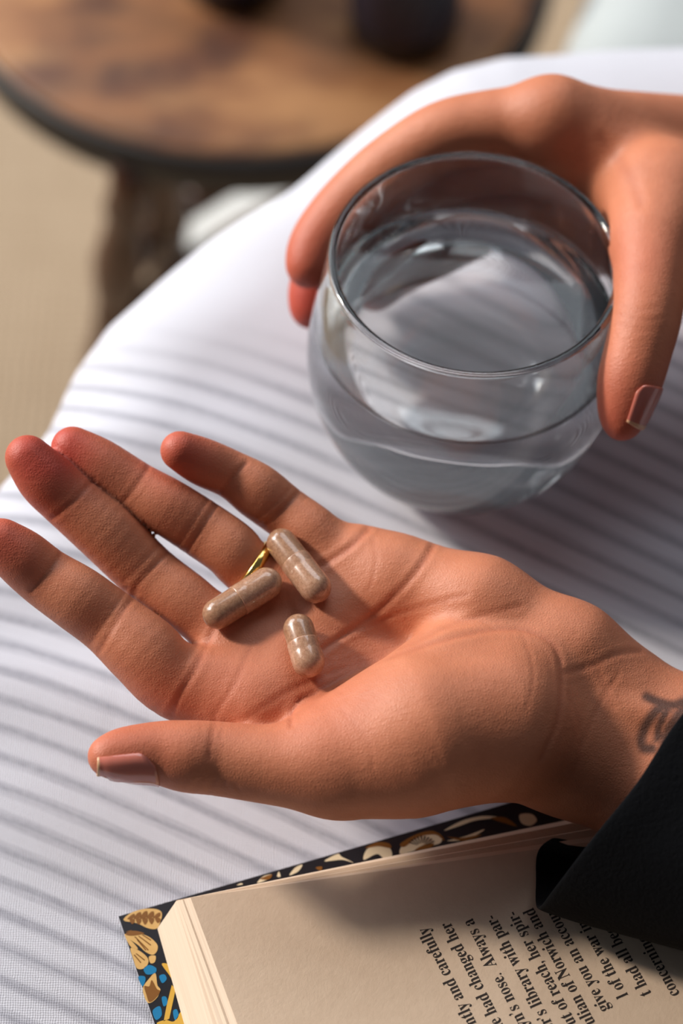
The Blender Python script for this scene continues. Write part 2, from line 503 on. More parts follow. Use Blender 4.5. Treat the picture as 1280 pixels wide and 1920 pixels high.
def poly_dist(x, y, P):
    best = np.full(x.shape, 1e9)
    for (x0, y0), (x1, y1) in zip(P, P[1:]):
        dx, dy = x1-x0, y1-y0
        t = np.clip(((x-x0)*dx + (y-y0)*dy)/(dx*dx+dy*dy+1e-9), 0, 1)
        best = np.minimum(best, np.hypot(x-x0-t*dx, y-y0-t*dy))
    return best
def finish_body(name, V, N, Fq, creases, tone_fn, parent):
    d = -V[:, 2]; x = 640 + F*V[:, 0]/d; y = 960 - F*V[:, 1]/d
    view = -V / np.linalg.norm(V, axis=1, keepdims=True)
    face = np.clip((N*view).sum(1)*3 + .15, 0, 1)
    disp = np.zeros(len(V)); cr = np.zeros(len(V))
    for P, wd, dep in creases:
        c_ = catmull(P, 6) if len(P) > 2 else np.array(P, float)
        q = poly_dist(x, y, c_) / (wd*.72)
        # a narrow groove with slightly raised lips
        g_ = np.exp(-q*q*1.6) - .28*np.exp(-((q-1.9)/.8)**2)
        disp = disp - .45*dep*g_*face
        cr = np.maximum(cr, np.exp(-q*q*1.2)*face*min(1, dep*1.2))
    Vd = V + N*disp[:, None]
    tone = tone_fn(x, y, V, N, face)
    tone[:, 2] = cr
    Wv = cam2world(Vd/1000.0)
    o, used = np_mesh(name, Wv, Fq, SKIN, parent)
    a = o.data.color_attributes.new('tone', 'FLOAT_COLOR', 'POINT')
    t4 = np.concatenate([tone, np.ones((len(tone), 1))], 1)[used]
    a.data.foreach_set('color', t4.astype(np.float32).ravel())
    return o
def blob(x, y, cx, cy, r): return np.exp(-((x-cx)**2 + (y-cy)**2)/(r*r))
def tone_open(x, y, V, N, face):
    t = np.zeros((len(V), 3))
    for cx, cy in ((0, 1010), (50, 855), (130, 835), (335, 840)): t[:, 0] += .75*blob(x, y, cx, cy, 85)
    t[:, 0] += .35*blob(x, y, 230, 1400, 120) + .18*blob(x, y, 600, 1330, 110) + .2*blob(x, y, 420, 1290, 90)
    # tattoo on the inner wrist
    tat = np.zeros(len(V))
    for P, wd in (([(1212, 1306), (1234, 1316), (1262, 1322), (1290, 1312)], 9), ([(1238, 1324), (1215, 1352), (1203, 1380), (1206, 1402), (1222, 1404)], 10),
                  ([(1250, 1330), (1236, 1360), (1232, 1385)], 8), ([(1285, 1330), (1258, 1362), (1246, 1390)], 12), ([(1300, 1300), (1270, 1345)], 12)):
        q = poly_dist(x, y, catmull(P, 6))/wd
        tat = np.maximum(tat, np.clip(1.5 - q, 0, 1))
    t[:, 1] = np.clip(tat, 0, 1)*.82*face
    t[:, 0] = np.clip(t[:, 0], 0, 1)
    return t
person = empty('person', 'person in a dark sleeve holding out capsules and steadying a glass of water', 'person')
person.location = px(1500, 1300, .55)
def keep_parent(o, p):
    o.parent = p
    o.matrix_parent_inverse = Matrix.Translation(-Vector(p.location)) if p.parent is None else Matrix.Identity(4)
lo = cpx(-60, 1960, 500); hi = cpx(1750, 760, 510)
V, N, Fq = surface(hand_f, (-92, -125, -552), (150, 32, -440), .8)
hand = finish_body('hand', V, N, Fq, CREASES, tone_open, None)
hand['label'] = 'open palm facing up with fingers reaching left'
keep_parent(hand, person)

def nail_on(func, A, B, side, half, tip, name='fingernail', lift=.3, mat=NAIL):
    """plate lying on the body surface: A root, B near the free edge (points inside the finger, camera frame mm);
    side = direction of the back of the finger, half = half width in radians, tip = how far it stands out past B (mm)"""
    ax = B - A; L = np.linalg.norm(ax); ax = ax/L
    n1 = side - ax*(side@ax); n1 = n1/np.linalg.norm(n1); n2 = np.cross(ax, n1)
    nu, nv = 15, 15
    rows = []
    for i in range(nu):
        e = i/(nu-1)
        hw = half*(.80 + .20*math.sin(min(e/.3, 1)*math.pi/2))
        b = np.linspace(-1, 1, nv)
        root = .10*L*(1-np.sqrt(np.maximum(1-.95*b*b, 0)))*(1-e) # rounded root
        th = hw*b
        dirs = np.cos(th)[:, None]*n1 + np.sin(th)[:, None]*n2
        base = A + ax*(e*L) + root[:, None]*ax
        lo_, hi_ = np.zeros(nv), np.full(nv, 20.0)
        for _ in range(22):
            mid = (lo_+hi_)/2
            inside = func((base + dirs*mid[:, None]).astype(np.float32)) < 0
            lo_ = np.where(inside, mid, lo_); hi_ = np.where(inside, hi_, mid)
        rows.append(base + dirs*(lo_ + lift*(1-.55*np.abs(b)**3))[:, None])
    r0, r1 = rows[-3], rows[-1]
    d_ = (r1 - r0); d_ = d_/np.linalg.norm(d_, axis=1, keepdims=True)
    b = np.linspace(-1, 1, nv)
    for k in (.4, .75, 1.0):
        rows.append(r1 + (ax - dirs*.25*k)*(tip*k*(1-.55*b*b))[:, None])
    v = np.concatenate(rows); nr = len(rows)
    f = [(i*nv+j, (i+1)*nv+j, (i+1)*nv+j+1, i*nv+j+1) for i in range(nr-1) for j in range(nv-1)]
    me = bpy.data.meshes.new(name); me.from_pydata([tuple(q) for q in cam2world(v/1000)], [], f); me.update()
    o = link(name, me, mat)
    me.materials.append(NAILTIP)
    for p_ in me.polygons:
        if p_.index >= (nr-3)*(nv-1): p_.material_index = 1
    so = o.modifiers.new('thickness', 'SOLIDIFY'); so.thickness = .0004; so.offset = 0
    return o
nail = nail_on(hand_f, cpx(288, 1417, 496), cpx(184, 1428, 494), np.array([-.05, -.70, .71], np.float32), .95, 1.5)
nail.parent = hand; nail.matrix_parent_inverse = hand.matrix_world.inverted() if False else Matrix.Identity(4)
nail.matrix_parent_inverse = (Matrix.Translation(person.location) @ hand.matrix_parent_inverse).inverted()

# ring on the third finger
def ring_obj():
    c0, r0 = ring_f[0], ring_f[1]
    i = np.argmin(np.hypot(640 + F*c0[:, 0]/-c0[:, 2] - 476, 960 - F*c0[:, 1]/-c0[:, 2] - 1078))
    p = c0[i]; ax = c0[min(i+1, len(c0)-1)] - c0[i-1]; ax = ax/np.linalg.norm(ax)
    q = Vector((1, 0, 0)); axv = Vector(ax.tolist())
    n1 = axv.orthogonal().normalized(); n2 = axv.cross(n1)
    R = r0[i] + .15; v = []; f = []
    A, Bn = 64, 10
    for k in range(A):
        a = 2*math.pi*k/A
        rad = n1*math.cos(a) + n2*math.sin(a)
        for b in range(Bn):
            e = 2*math.pi*b/Bn
            v.append(Vector(p.tolist()) + rad*(R + .9*math.cos(e)) + axv*(1.3*math.sin(e)))
    f = [(k*Bn+b, ((k+1) % A)*Bn+b, ((k+1) % A)*Bn+(b+1) % Bn, k*Bn+(b+1) % Bn) for k in range(A) for b in range(Bn)]
    return pydata('ring', cam2world(np.array([tuple(q) for q in v])/1000), f, GOLD)
ring = ring_obj(); ring['label'] = 'plain gold ring'
keep_parent(ring, person)

# ---------------------------------------------------------------- dark sleeve
m = Mat('navy_wool', Roughness=.95, Base_Color=srgb(5, 6, 10)); m.set('Specular IOR Level', .15)
m.bump(m.noise(900, 4, .7), .5, .0008)
NAVY = m.m
loop = [(1325, 1282, 474), (1258, 1362, 471), (1190, 1468, 470), (1110, 1568, 472), (1040, 1660, 480), (1006, 1700, 492), (1003, 1650, 504),
        (1008, 1592, 510), (1050, 1560, 517), (1130, 1510, 527), (1215, 1420, 536), (1290, 1345, 530), (1330, 1300, 500)]
L0 = catmull([cpx(*p) for p in loop], 6, closed=True)
ctr = L0.mean(0)
axis = cpx(1700, 1668, 492) - cpx(1180, 1510, 500); axis = axis/np.linalg.norm(axis)
rings = []
for k, (t, s_) in enumerate(((26, .80), (14, .90), (5, .97), (1.5, .985), (0, 1.0), (.6, 1.025), (5, 1.03), (12, 1.03), (25, 1.03), (45, 1.05), (75, 1.10), (115, 1.18), (170, 1.24))):
    wob = 1 + .012*np.sin(np.arange(len(L0))*.55 + t*.2)*min(1, t/20)
    q = ctr + (L0 - ctr)*s_*wob[:, None] + axis*t + np.array([0, cp, sp])*max(t-12, 0)*.16
    rings.append(q)
n = len(L0)
v = np.concatenate(rings)
f = [(i*n+k, i*n+(k+1) % n, (i+1)*n+(k+1) % n, (i+1)*n+k) for i in range(len(rings)-1) for k in range(n)]
sleeve = pydata('sleeve', cam2world(v/1000), f, NAVY)
sm = sleeve.modifiers.new('smooth', 'SUBSURF'); sm.levels = 1; sm.render_levels = 2
sleeve['label'] = 'dark navy sleeve with a wide turned cuff'
keep_parent(sleeve, person)
# ================================================================ glass of water
m = Mat('clear_glass', Roughness=0.0, Base_Color=(.992, .998, .995, 1), IOR=1.47); m.set('Transmission Weight', 1.0)
GLASS = m.m
m = Mat('water', Roughness=0.0, Base_Color=(1, 1, 1, 1), IOR=1.33); m.set('Transmission Weight', 1.0)
WATER = m.m
GB = on_z(846, 822, LAP + .001)
GS = .001
outer = [(0, 0), (14, .2), (20, .8), (25.5, 3.2), (31, 8.5), (35.5, 15.5), (38.7, 24), (40.4, 33), (40.6, 41), (39.8, 50), (38.3, 60), (37.0, 69), (36.5, 74)]
inner = [(34.3, 74), (35.2, 69), (36.9, 60), (38.3, 50), (39.0, 41), (38.8, 33), (37.1, 24.6), (33.9, 16.8), (29.2, 10.4), (23.5, 6.2), (17, 4.6), (0, 4.2)]
oc = catmull(outer, 6); ic = catmull(inner, 6)
rim = [(35.4 + 1.1*math.cos(a), 74 + 1.1*math.sin(a)) for a in np.linspace(0, math.pi, 9)[1:-1]]
prof = [tuple(p) for p in oc] + rim + [tuple(p) for p in ic]
prof[0] = (0, prof[0][1]); prof[-1] = (0, prof[-1][1])
glass = lathe('drinking_glass', [(r*GS, z*GS) for r, z in prof], 128, GLASS)
glass.location = GB
TILT = math.radians(2.2)
glass.rotation_euler = (0, TILT, 0)
glass.cycles.is_caustics_caster = True
tag(glass, 'rounded stemless clear glass steadied by a hand on the blanket', 'glass')
WL = 51.0
wp = [p for p in ic[::-1] if p[1] < WL - 1.2]
def r_in(z):
    zz = ic[::-1]; return float(np.interp(z, zz[:, 1], zz[:, 0]))
wprof = [((max(p[0] + .04, 0)) if p[0] > .01 else 0, p[1] - .04) for p in wp]
wprof += [(r_in(z) + .04, z) for z in (WL-.9, WL-.3, WL+.2)] + [(r_in(WL) - .35, WL - .25), (r_in(WL) - 1.0, WL - .5), (r_in(WL) - 2.0, WL - .6), (r_in(WL)-8, WL-.62), (0, WL - .62)]
water = lathe('water', [(r*GS, z*GS) for r, z in wprof], 128, WATER)
water.location = GB; water.rotation_euler = (0, TILT, 0)
water.cycles.is_caustics_caster = True
tag(water, 'still clear water inside the rounded glass', 'water')
GZ = Matrix.Rotation(TILT, 3, 'Y') @ Vector((0, 0, 1))

# ================================================================ the person: hand around the glass
def jw(x, y, r, d):                                # pixel, pixel radius, distance of the centre (mm)
    return cpx(x, y, d), r*d/F
def world2cam(W):
    W = np.asarray(W, float); x, Y, Z = W[..., 0], W[..., 1], W[..., 2]-CAMZ
    return np.stack([x, Y*sp + Z*cp, -(Y*cp - Z*sp)], -1)
def glass_r(z): return float(np.interp(z, oc[:, 1], oc[:, 0]))
def jg(th, z, r, gap=.3):                          # joint lying against the glass wall: angle about its axis, height, radius (mm)
    a = math.radians(th)
    slope = (glass_r(z+2) - glass_r(z-2))/4
    R = glass_r(z) + (r + gap)*math.sqrt(1+slope*slope)
    W = Vector((R*math.cos(a), R*math.sin(a), z))*.001
    W = Matrix.Rotation(TILT, 3, 'Y') @ W + GB
    return (world2cam(W)*1000).astype(np.float32), r
index_g = build_chain([jg(153,46,5.2), jg(146,48,6.4), jg(138,51,6.9), jg(128,55,7.4), jg(115,61,7.8,1), jg(98,68,8.2,3), jg(82,71,8.4,5), jg(66,75,8.8,8)])
middle_g = build_chain([jg(150,27,5.4), jg(144,30,6.6), jg(136,35,7.1), jg(126,40,7.8), jg(112,46,8,1), jg(96,52,8.6,3), jg(80,57,9,5), jg(60,63,10,7)])
ring_g = build_chain([jg(142,12,5.2,.8), jg(134,15,6.4,.8), jg(124,20,6.8), jg(112,25,7.4), jg(100,30,7.8,1), jg(84,36,8.2,3), jg(68,42,8.6,5), jg(54,48,9.6,6)])
pinky_g = build_chain([jg(126,7,4.6,1.5), jg(118,9,5.4,1), jg(108,12,5.8), jg(96,15,6.2), jg(84,20,6.6,1), jg(70,26,7.4,2), jg(58,31,8.6,4), jg(50,37,9,5)])
thumb_g = build_chain([jw(1166, 795, 27, 527), jw(1169, 766, 41, 527), jw(1181, 712, 54, 527), jw(1198, 650, 56, 528), jw(1212, 590, 59, 530), jw(1220, 520, 64, 535), jw(1227, 450, 76, 543), jw(1248, 370, 95, 556)])
def g3(c): return c[0][-1], float(c[1][-1])
def sg(a, b): return np.array([a[0], b[0]], np.float32), np.array([a[1], b[1]], np.float32)
wrist_a = jw(1560, 338, 130, 612); wrist_b = jw(1560, 470, 140, 592)
elbow_a = jw(2250, 540, 190, 580); elbow_b = jw(2250, 630, 190, 560)
GP = [sg(g3(index_g), wrist_a), sg(g3(middle_g), wrist_a), sg(g3(ring_g), wrist_b), sg(g3(pinky_g), wrist_b),
      sg(jw(1248, 370, 95, 556), wrist_b), sg(jw(1230, 450, 68, 545), jw(1440, 470, 120, 600)), sg(g3(index_g), jw(1236, 345, 82, 568)), sg(jw(1100, 250, 46, 592), jw(1195, 400, 46, 558)),
      sg(wrist_a, elbow_a), sg(wrist_b, elbow_b), sg(wrist_a, wrist_b)]
def grip_f(P):
    d = None
    for p_, r_ in GP:
        e = cone_d(P, p_[0], p_[1], r_[0], r_[1])
        d = e if d is None else smin(d, e, 8.0)
    out = None
    for p_, r_ in (index_g, middle_g, ring_g, pinky_g):
        e = smin(d, chain_d(P, p_, r_, 2.0), 5.0)
        out = e if out is None else np.minimum(out, e)
    e = smin(d, chain_d(P, *thumb_g, 2.0), 7.0)
    return np.minimum(out, e)
allp = np.concatenate([c[0] for c in (index_g, middle_g, ring_g, pinky_g, thumb_g)])
glo = allp.min(0) - 16; ghi = allp.max(0) + 16
glo = np.minimum(glo, cpx(900, 900, 690)*0 + glo); ghi[0] = 258; ghi[1] = max(ghi[1], 118); glo[2] = -690; glo[1] = min(glo[1], -5)
V, N, Fq = surface(grip_f, glo, ghi, 1.0)
def tone_grip(x, y, V, N, face):
    t = np.zeros((len(V), 3))
    for c in (index_g, middle_g, ring_g, pinky_g, thumb_g):
        p = c[0][0]; t[:, 0] += .6*np.exp(-((V-p)**2).sum(1)/18**2)
    k = allp[0]
    t[:, 0] = np.clip(t[:, 0] + .25*blob(x, y, 1190, 480, 90), 0, 1)
    return t
GCR = [([(1160, 590), (1200, 600), (1240, 598)], 8, .3), ([(1160, 608), (1200, 618), (1240, 614)], 8, .25), ([(1165, 575), (1200, 582), (1235, 580)], 8, .2),
       ([(1130, 260), (1180, 330), (1200, 380)], 16, .5)]
grip = finish_body('hand', V, N, Fq, GCR, tone_grip, None)
grip['label'] = 'hand wrapped round the glass with its thumb in front'
keep_parent(grip, person)
nl = nail_on(grip_f, cpx(1190, 712, 527), cpx(1170, 780, 528), np.array([.72, -.10, .69], np.float32), .8, 2.0)
nl.parent = grip; nl.matrix_parent_inverse = (Matrix.Translation(person.location) @ grip.matrix_parent_inverse).inverted()

# ================================================================ capsules lying in the palm
m = Mat('capsule_body', Roughness=.28)
n1 = m.ramp(m.noise(1500, 4, .75), [(.25, (0, 0, 0)), (.75, (1, 1, 1))]); 
m.set('Base Color', m.mix(n1, srgb(132, 90, 64), srgb(186, 144, 114)))
m.set('Coat Weight', .7); m.set('Coat Roughness', .07); m.set('Subsurface Weight', .15); m.set('Subsurface Scale', .001)
CAPB = m.m
m = Mat('capsule_cap', Roughness=.25)
n1 = m.ramp(m.noise(1500, 4, .75), [(.25, (0, 0, 0)), (.75, (1, 1, 1))])
m.set('Base Color', m.mix(n1, srgb(146, 102, 76), srgb(200, 158, 130)))
m.set('Coat Weight', .8); m.set('Coat Roughness', .06); m.set('Subsurface Weight', .15); m.set('Subsurface Scale', .001)
CAPC = m.m
bpy.context.view_layer.update()
dg = bpy.context.evaluated_depsgraph_get()
mw = hand.matrix_world
hand_bvh = BVHTree.FromPolygons([mw @ v.co for v in hand.data.vertices], [p.vertices[:] for p in hand.data.polygons])
CAM = Vector((0, 0, CAMZ))
def rest(x, y, r):                                 # centre of a ball of radius r lying on the palm along the sight line of pixel x, y
    p1 = px(x, y, 1.0); dirn = (p1 - CAM).normalized()
    t = .44
    for _ in range(200):
        c = CAM + dirn*t
        gap = hand_bvh.find_nearest(c)[3] - r
        if gap < .00003: break
        t += gap*.6
        if t > .56: return CAM + dirn*.505
    return c
def capsule(label, a, b, r, len_px=None):
    """a: closed end of the body, b: end of the cap; pixel points of the two end-ball centres"""
    A = rest(*a, r); Bp = rest(*b, r)
    ax = (Bp - A); L = ax.length
    root = empty('capsule', label, 'capsule', 'capsules in the palm')
    root.location = A; root.rotation_mode = 'QUATERNION'; root.rotation_quaternion = ax.to_track_quat('Z', 'Y')
    R0 = r*.955; k = 10
    split = L*.42
    pb = [(R0*math.sin(t), -R0*math.cos(t)) for t in np.linspace(0, math.pi/2, k)] + [(R0, split*.5), (R0, split), (R0*.97, split+.0012)]
    pc = [(R0*.985, split - .0001), (r*.995, split), (r, split+.0002), (r, split + .0022), (r*.985, split+.0026), (r, split+.0030), (r, L*.9)] + [(r*math.cos(t), L + r*math.sin(t)) for t in np.linspace(0, math.pi/2, k)]
    pb[0] = (0, pb[0][1]); pc[-1] = (0, pc[-1][1])
    lathe('shell_body', pb, 40, CAPB, root)
    c = lathe('shell_cap', pc, 40, CAPC, root)
    return root
CR = .0038
capsule('tan capsule lying across the finger bases, leftmost of the three', (408, 1151), (499, 1094), CR)
capsule('tan capsule slanting beside the little finger, topmost of the three', (528, 1019), (591, 1101), CR)
capsule('tan capsule nearest the thumb, lowest of the three in the palm', (560, 1180), (578, 1240), CR)
# ================================================================ open book
m = Mat('paper', Roughness=.9, Base_Color=srgb(214, 190, 164)); 
m.set('Base Color', m.mix(m.noise(240, 6, .7), srgb(198, 172, 148), srgb(214, 190, 166))); m.bump(m.noise(700, 4, .7), .25, .0004)
PAPER = m.m
m = Mat('paper_edge', Roughness=.9); m.set('Base Color', m.mix(m.noise(1.0, 3, .6, vec=m.mapping((30, 30, 4000))), srgb(236, 216, 194), srgb(206, 178, 152))); EDGEP = m.m
m = Mat('ink', Roughness=.85, Base_Color=srgb(40, 30, 26)); INK = m.m
m = Mat('cover_black', Roughness=.42, Base_Color=srgb(20, 22, 30)); COVER = m.m
m = Mat('cover_edge', Roughness=.5, Base_Color=srgb(190, 188, 196)); COVEREDGE = m.m
m = Mat('print_gold', Roughness=.4); m.set('Base Color', m.mix(m.noise(500, 3), srgb(206, 160, 92), srgb(222, 184, 120))); PGOLD = m.m
m = Mat('print_brown', Roughness=.42, Base_Color=srgb(128, 82, 30)); PBROWN = m.m
m = Mat('print_yellow', Roughness=.4, Base_Color=srgb(214, 168, 66)); PYELLOW = m.m
m = Mat('print_blue', Roughness=.4, Base_Color=srgb(22, 120, 170)); PBLUE = m.m
m = Mat('print_cream', Roughness=.4, Base_Color=srgb(226, 210, 178)); PCREAM = m.m
book = empty('book', 'open book with cream pages and a black floral cover with gold leaves', 'book')
ZC = LAP + .0034                                   # top of the cover board
ZP = LAP + .0165                                   # open page
A = on_z(222, 1718, ZC); Bq = on_z(870, 1530, ZC); Cq = on_z(290, 1920, ZC)
eu = (Bq - A).normalized(); ev = (Cq - A).normalized()
ang = math.degrees(eu.angle(ev))
ez = Vector((0, 0, 1))
BU, BV = .215, .138
book.location = A
def bk(o):
    o.parent = book; o.matrix_parent_inverse = Matrix.Translation(-A); return o
def slab(name, P, z0, z1, mat, side=None):
    v = [Vector((p.x, p.y, z0)) for p in P] + [Vector((p.x, p.y, z1)) for p in P]
    n = len(P)
    f = [tuple(range(n, 2*n)), tuple(range(n-1, -1, -1))] + [(i, (i+1) % n, n+(i+1) % n, n+i) for i in range(n)]
    o = pydata(name, v, f, mat, smooth=False)
    if side:
        o.data.materials.append(side)
        for p in o.data.polygons[2:]: p.material_index = 1
    bm = bmesh.new(); bm.from_mesh(o.data); bmesh.ops.recalc_face_normals(bm, faces=bm.faces); bm.to_mesh(o.data); bm.free()
    return o
ev_in = ev
cov = slab('cover', [A, A + ev*BV, A + ev*BV + eu*BU, A + eu*BU], ZC - .0026, ZC, COVER, COVEREDGE); bk(cov)
spine = slab('spine', [A + ev*(BV+.0008), A + ev*(BV+.024), A + ev*(BV+.024) + eu*BU, A + ev*(BV+.0008) + eu*BU], ZC - .0026, ZC-.0003, COVER, COVEREDGE); bk(spine)
cov2 = slab('cover', [A + ev*(BV+.0248), A + ev*(2*BV+.0248), A + ev*(2*BV+.0248) + eu*BU, A + ev*(BV+.0248) + eu*BU], ZC - .0026, ZC, COVER, COVEREDGE); bk(cov2)
# page leaves: bundles whose outer edges step back towards the top; each (head corner px, head low px, far corner px, z0, z1)
def leaf_bundle(h0, h1, fz, z0, z1, k0, k1, name='page_bundle', mat=PAPER):
    """h0,h1: head-edge corner points (top of bundle, bottom of bundle), straight prism between two outlines"""
    lo_, hi_ = k0, k1
    v = [Vector((*p.xy, z0)) for p in lo_] + [Vector((*p.xy, z1)) for p in hi_]
    n = len(lo_)
    f = [tuple(range(n, 2*n)), tuple(range(n-1, -1, -1))] + [(i, (i+1) % n, n+(i+1) % n, n+i) for i in range(n)]
    o = pydata(name, v, f, mat, smooth=False); o.data.materials.append(EDGEP)
    for p in o.data.polygons[2:]: p.material_index = 1
    bm = bmesh.new(); bm.from_mesh(o.data); bmesh.ops.recalc_face_normals(bm, faces=bm.faces); bm.to_mesh(o.data); bm.free()
    return bk(o)
def outline(c0, c1, c2, z):
    """fore-edge corner at the head c0, head edge runs to c1 (pixels), fore edge runs to c2 (pixels); all at height z"""
    a, b, c = on_z(*c0, z), on_z(*c1, z), on_z(*c2, z)
    hb = a + (b-a).normalized()*(BV-.006); fc = a + (c-a).normalized()*(.200)
    return [a, hb, hb + (fc-a), fc]
lay = [  # height, corner, head edge, fore edge
    (0.0, (295, 1741), (345, 1920), (1010, 1572)),
    (.0096, (331, 1688), (402, 1920), (1010, 1556)),
    (.0098, (329, 1692), (399, 1920), (1010, 1566)),
    (.0108, (336, 1687), (413, 1920), (1010, 1562)),
    (.0110, (334, 1689), (410, 1920), (1010, 1571)),
    (.0119, (342, 1687), (425, 1920), (1010, 1572)),
    (.0120, (345, 1687), (430, 1920), (1010, 1585)),
    (.0131, (357, 1683), (445, 1920), (1010, 1592))]
for i in range(0, len(lay), 2):
    (z0, a0, b0, c0), (z1, a1, b1, c1) = lay[i], lay[i+1]
    leaf_bundle(None, None, None, ZC+z0+.00005, ZC+z1, outline(a0, b0, c0, ZC+z0), outline(a1, b1, c1, ZC+z1))
# facing pages beyond the gutter
q = A + ev*(BV+.031) + eu*.008
leaf_bundle(None, None, None, ZC+.0001, ZC+.0120, [q, q+ev*(BV-.010), q+ev*(BV-.010)+eu*.2, q+eu*.2], [q - ev*.004, q+ev*(BV-.016), q+ev*(BV-.016)+eu*.2, q-ev*.004+eu*.2])

# text, set in bold roman letters (flat print on the page)
def ser(s): return ''.join(chr(0x1D41A+ord(c)-97) if 'a' <= c <= 'z' else chr(0x1D400+ord(c)-65) if 'A' <= c <= 'Z' else c for c in s)
LINES = [('ently and carefully', 801, 1737), ('he had changed her', 843, 1727), ('yn\u2019s nose.  Always a', 885, 1721), ('er\u2019s library with par-', 927, 1714),
         ('ut of reach, her spir-', 967, 1707), ('ulian of Norwich and', 999, 1701), ('give you an account', 1034, 1692), ('l of the war in the', 1078, 1686), ('t had all been con', 1120, 1682), ('concerning the old', 1168, 1676)]
ZT = ZC + .0131 + .00006
rd = (on_z(800, 1738, ZT) - on_z(890, 1915, ZT)).normalized()
upv = ez.cross(rd).normalized()
EM, XS = .0042, .80
def text_mesh(name, s, em):
    cu = bpy.data.curves.new(name, 'FONT'); cu.body = ser(s); cu.size = 1; cu.resolution_u = 3
    o = bpy.data.objects.new('tmp', cu); C.objects.link(o)
    dg = bpy.context.evaluated_depsgraph_get(); dg.update()
    me = bpy.data.meshes.new_from_object(o.evaluated_get(dg))
    bpy.data.objects.remove(o); bpy.data.curves.remove(cu)
    me.name = name
    return me
for s_, ex, ey in LINES:
    me = text_mesh('text_line', s_, EM)
    co = np.zeros(len(me.vertices)*3); me.vertices.foreach_get('co', co); co = co.reshape(-1, 3)
    co[:, 0] -= co[:, 0].max()
    E0 = on_z(ex, ey, ZT)
    Wv = np.array(E0) + co[:, :1]*EM*XS*np.array(rd) + co[:, 1:2]*EM*np.array(upv)
    me.vertices.foreach_set('co', Wv.astype(np.float32).ravel()); me.update()
    me.materials.clear()
    bk(link('text_line', me, INK, smooth=False))

# floral print on the cover
def print_shape(name, polys, mat, z):
    v, f = [], []
    for P in polys:
        b = len(v); v += [on_z(x, y, ZC + z) for x, y in P]; f.append(tuple(range(b, b+len(P))))
    o = pydata(name, v, f, mat, smooth=False)
    bm = bmesh.new(); bm.from_mesh(o.data)
    for fc in bm.faces:
        if fc.normal.z < 0: fc.normal_flip()
    bmesh.ops.triangulate(bm, faces=bm.faces); bm.to_mesh(o.data); bm.free()
    return bk(o)
def sm(P, n=5): return [tuple(p) for p in catmull(P, n, closed=True)]
def z5(pts, ox=200, oy=1650, s=1280/300): return [(ox + x/s, oy + y/s) for x, y in pts]
gold = [sm(z5([(135, 322), (190, 265), (290, 232), (390, 232), (440, 262), (430, 330), (400, 388), (330, 386), (240, 345)])),
        sm(z5([(140, 440), (230, 425), (330, 450), (400, 510), (405, 560), (370, 598), (310, 575), (250, 520)])),
        sm(z5([(190, 545), (260, 565), (325, 620), (330, 670), (290, 710), (240, 705), (215, 640)])),
        sm(z5([(150, 455), (200, 490), (250, 550), (200, 540), (170, 500)])),
        sm(z5([(338, 612), (390, 606), (385, 655), (350, 665)])),
        sm(z5([(388, 745), (405, 840), (430, 880), (395, 950), (335, 985), (300, 930), (290, 860), (330, 800)]))]
print_shape('printed_leaf', gold, PGOLD, .00006)
brown = []
for k in range(5):                                 # leaflets of the sprig on the top leaf
    t = k/4
    cx, cy = 185 + 205*t, 312 - 8*t
    brown.append(sm(z5([(cx-20, cy+2), (cx+5, cy-28-20*math.sin(t*3)), (cx+36, cy-42-16*math.sin(t*3)), (cx+34, cy-12)])))
    brown.append(sm(z5([(cx-4, cy+6), (cx+30, cy-2), (cx+40, cy+18), (cx+18, cy+40+10*math.sin(t*3))])))
for (x0, y0), (x1, y1) in (((220, 455), (330, 560)), ((250, 450), (350, 520)), ((240, 480), (310, 560)), ((215, 600), (270, 660)), ((230, 590), (300, 640)), ((280, 440), (350, 480))):
    brown.append(z5([(x0, y0), (x0+9, y0-4), (x1+6, y1-2), (x1, y1+5)]))
brown.append(sm(z5([(150, 428), (215, 405), (300, 425), (250, 440), (180, 445)])))
brown.append(sm(z5([(360, 800), (400, 870), (428, 890), (385, 950), (340, 975), (318, 920), (300, 850), (340, 850)])))
brown.append(sm(z5([(150, 415), (200, 400), (190, 410)])))
print_shape('printed_vein', brown, PBROWN, .00010)
blue = [sm(z5([(295, 710), (340, 680), (395, 705), (385, 745), (320, 755)])), sm(z5([(252, 775), (300, 770), (310, 800), (285, 850)])),
        sm(z5([(440, 940), (475, 935), (485, 985), (455, 1010)])), sm(z5([(370, 1040), (425, 1010), (440, 1080), (400, 1120), (375, 1090)])),
        sm(z5([(530, 1050), (560, 1035), (575, 1085), (545, 1120)])), sm(z5([(420, 770), (460, 755), (480, 790), (445, 825)]))]
print_shape('printed_berry', blue, PBLUE, .00006)
yel = [sm(z5([(440, 672), (500, 680), (540, 760), (545, 830), (500, 760)])), z5([(520, 840), (552, 870), (500, 1110), (455, 1130), (480, 1000)]),
       sm(z5([(400, 1145), (470, 1120), (540, 1130), (600, 1050), (640, 1140), (560, 1180), (450, 1180)]))]
print_shape('printed_stalk', yel, PYELLOW, .00006)
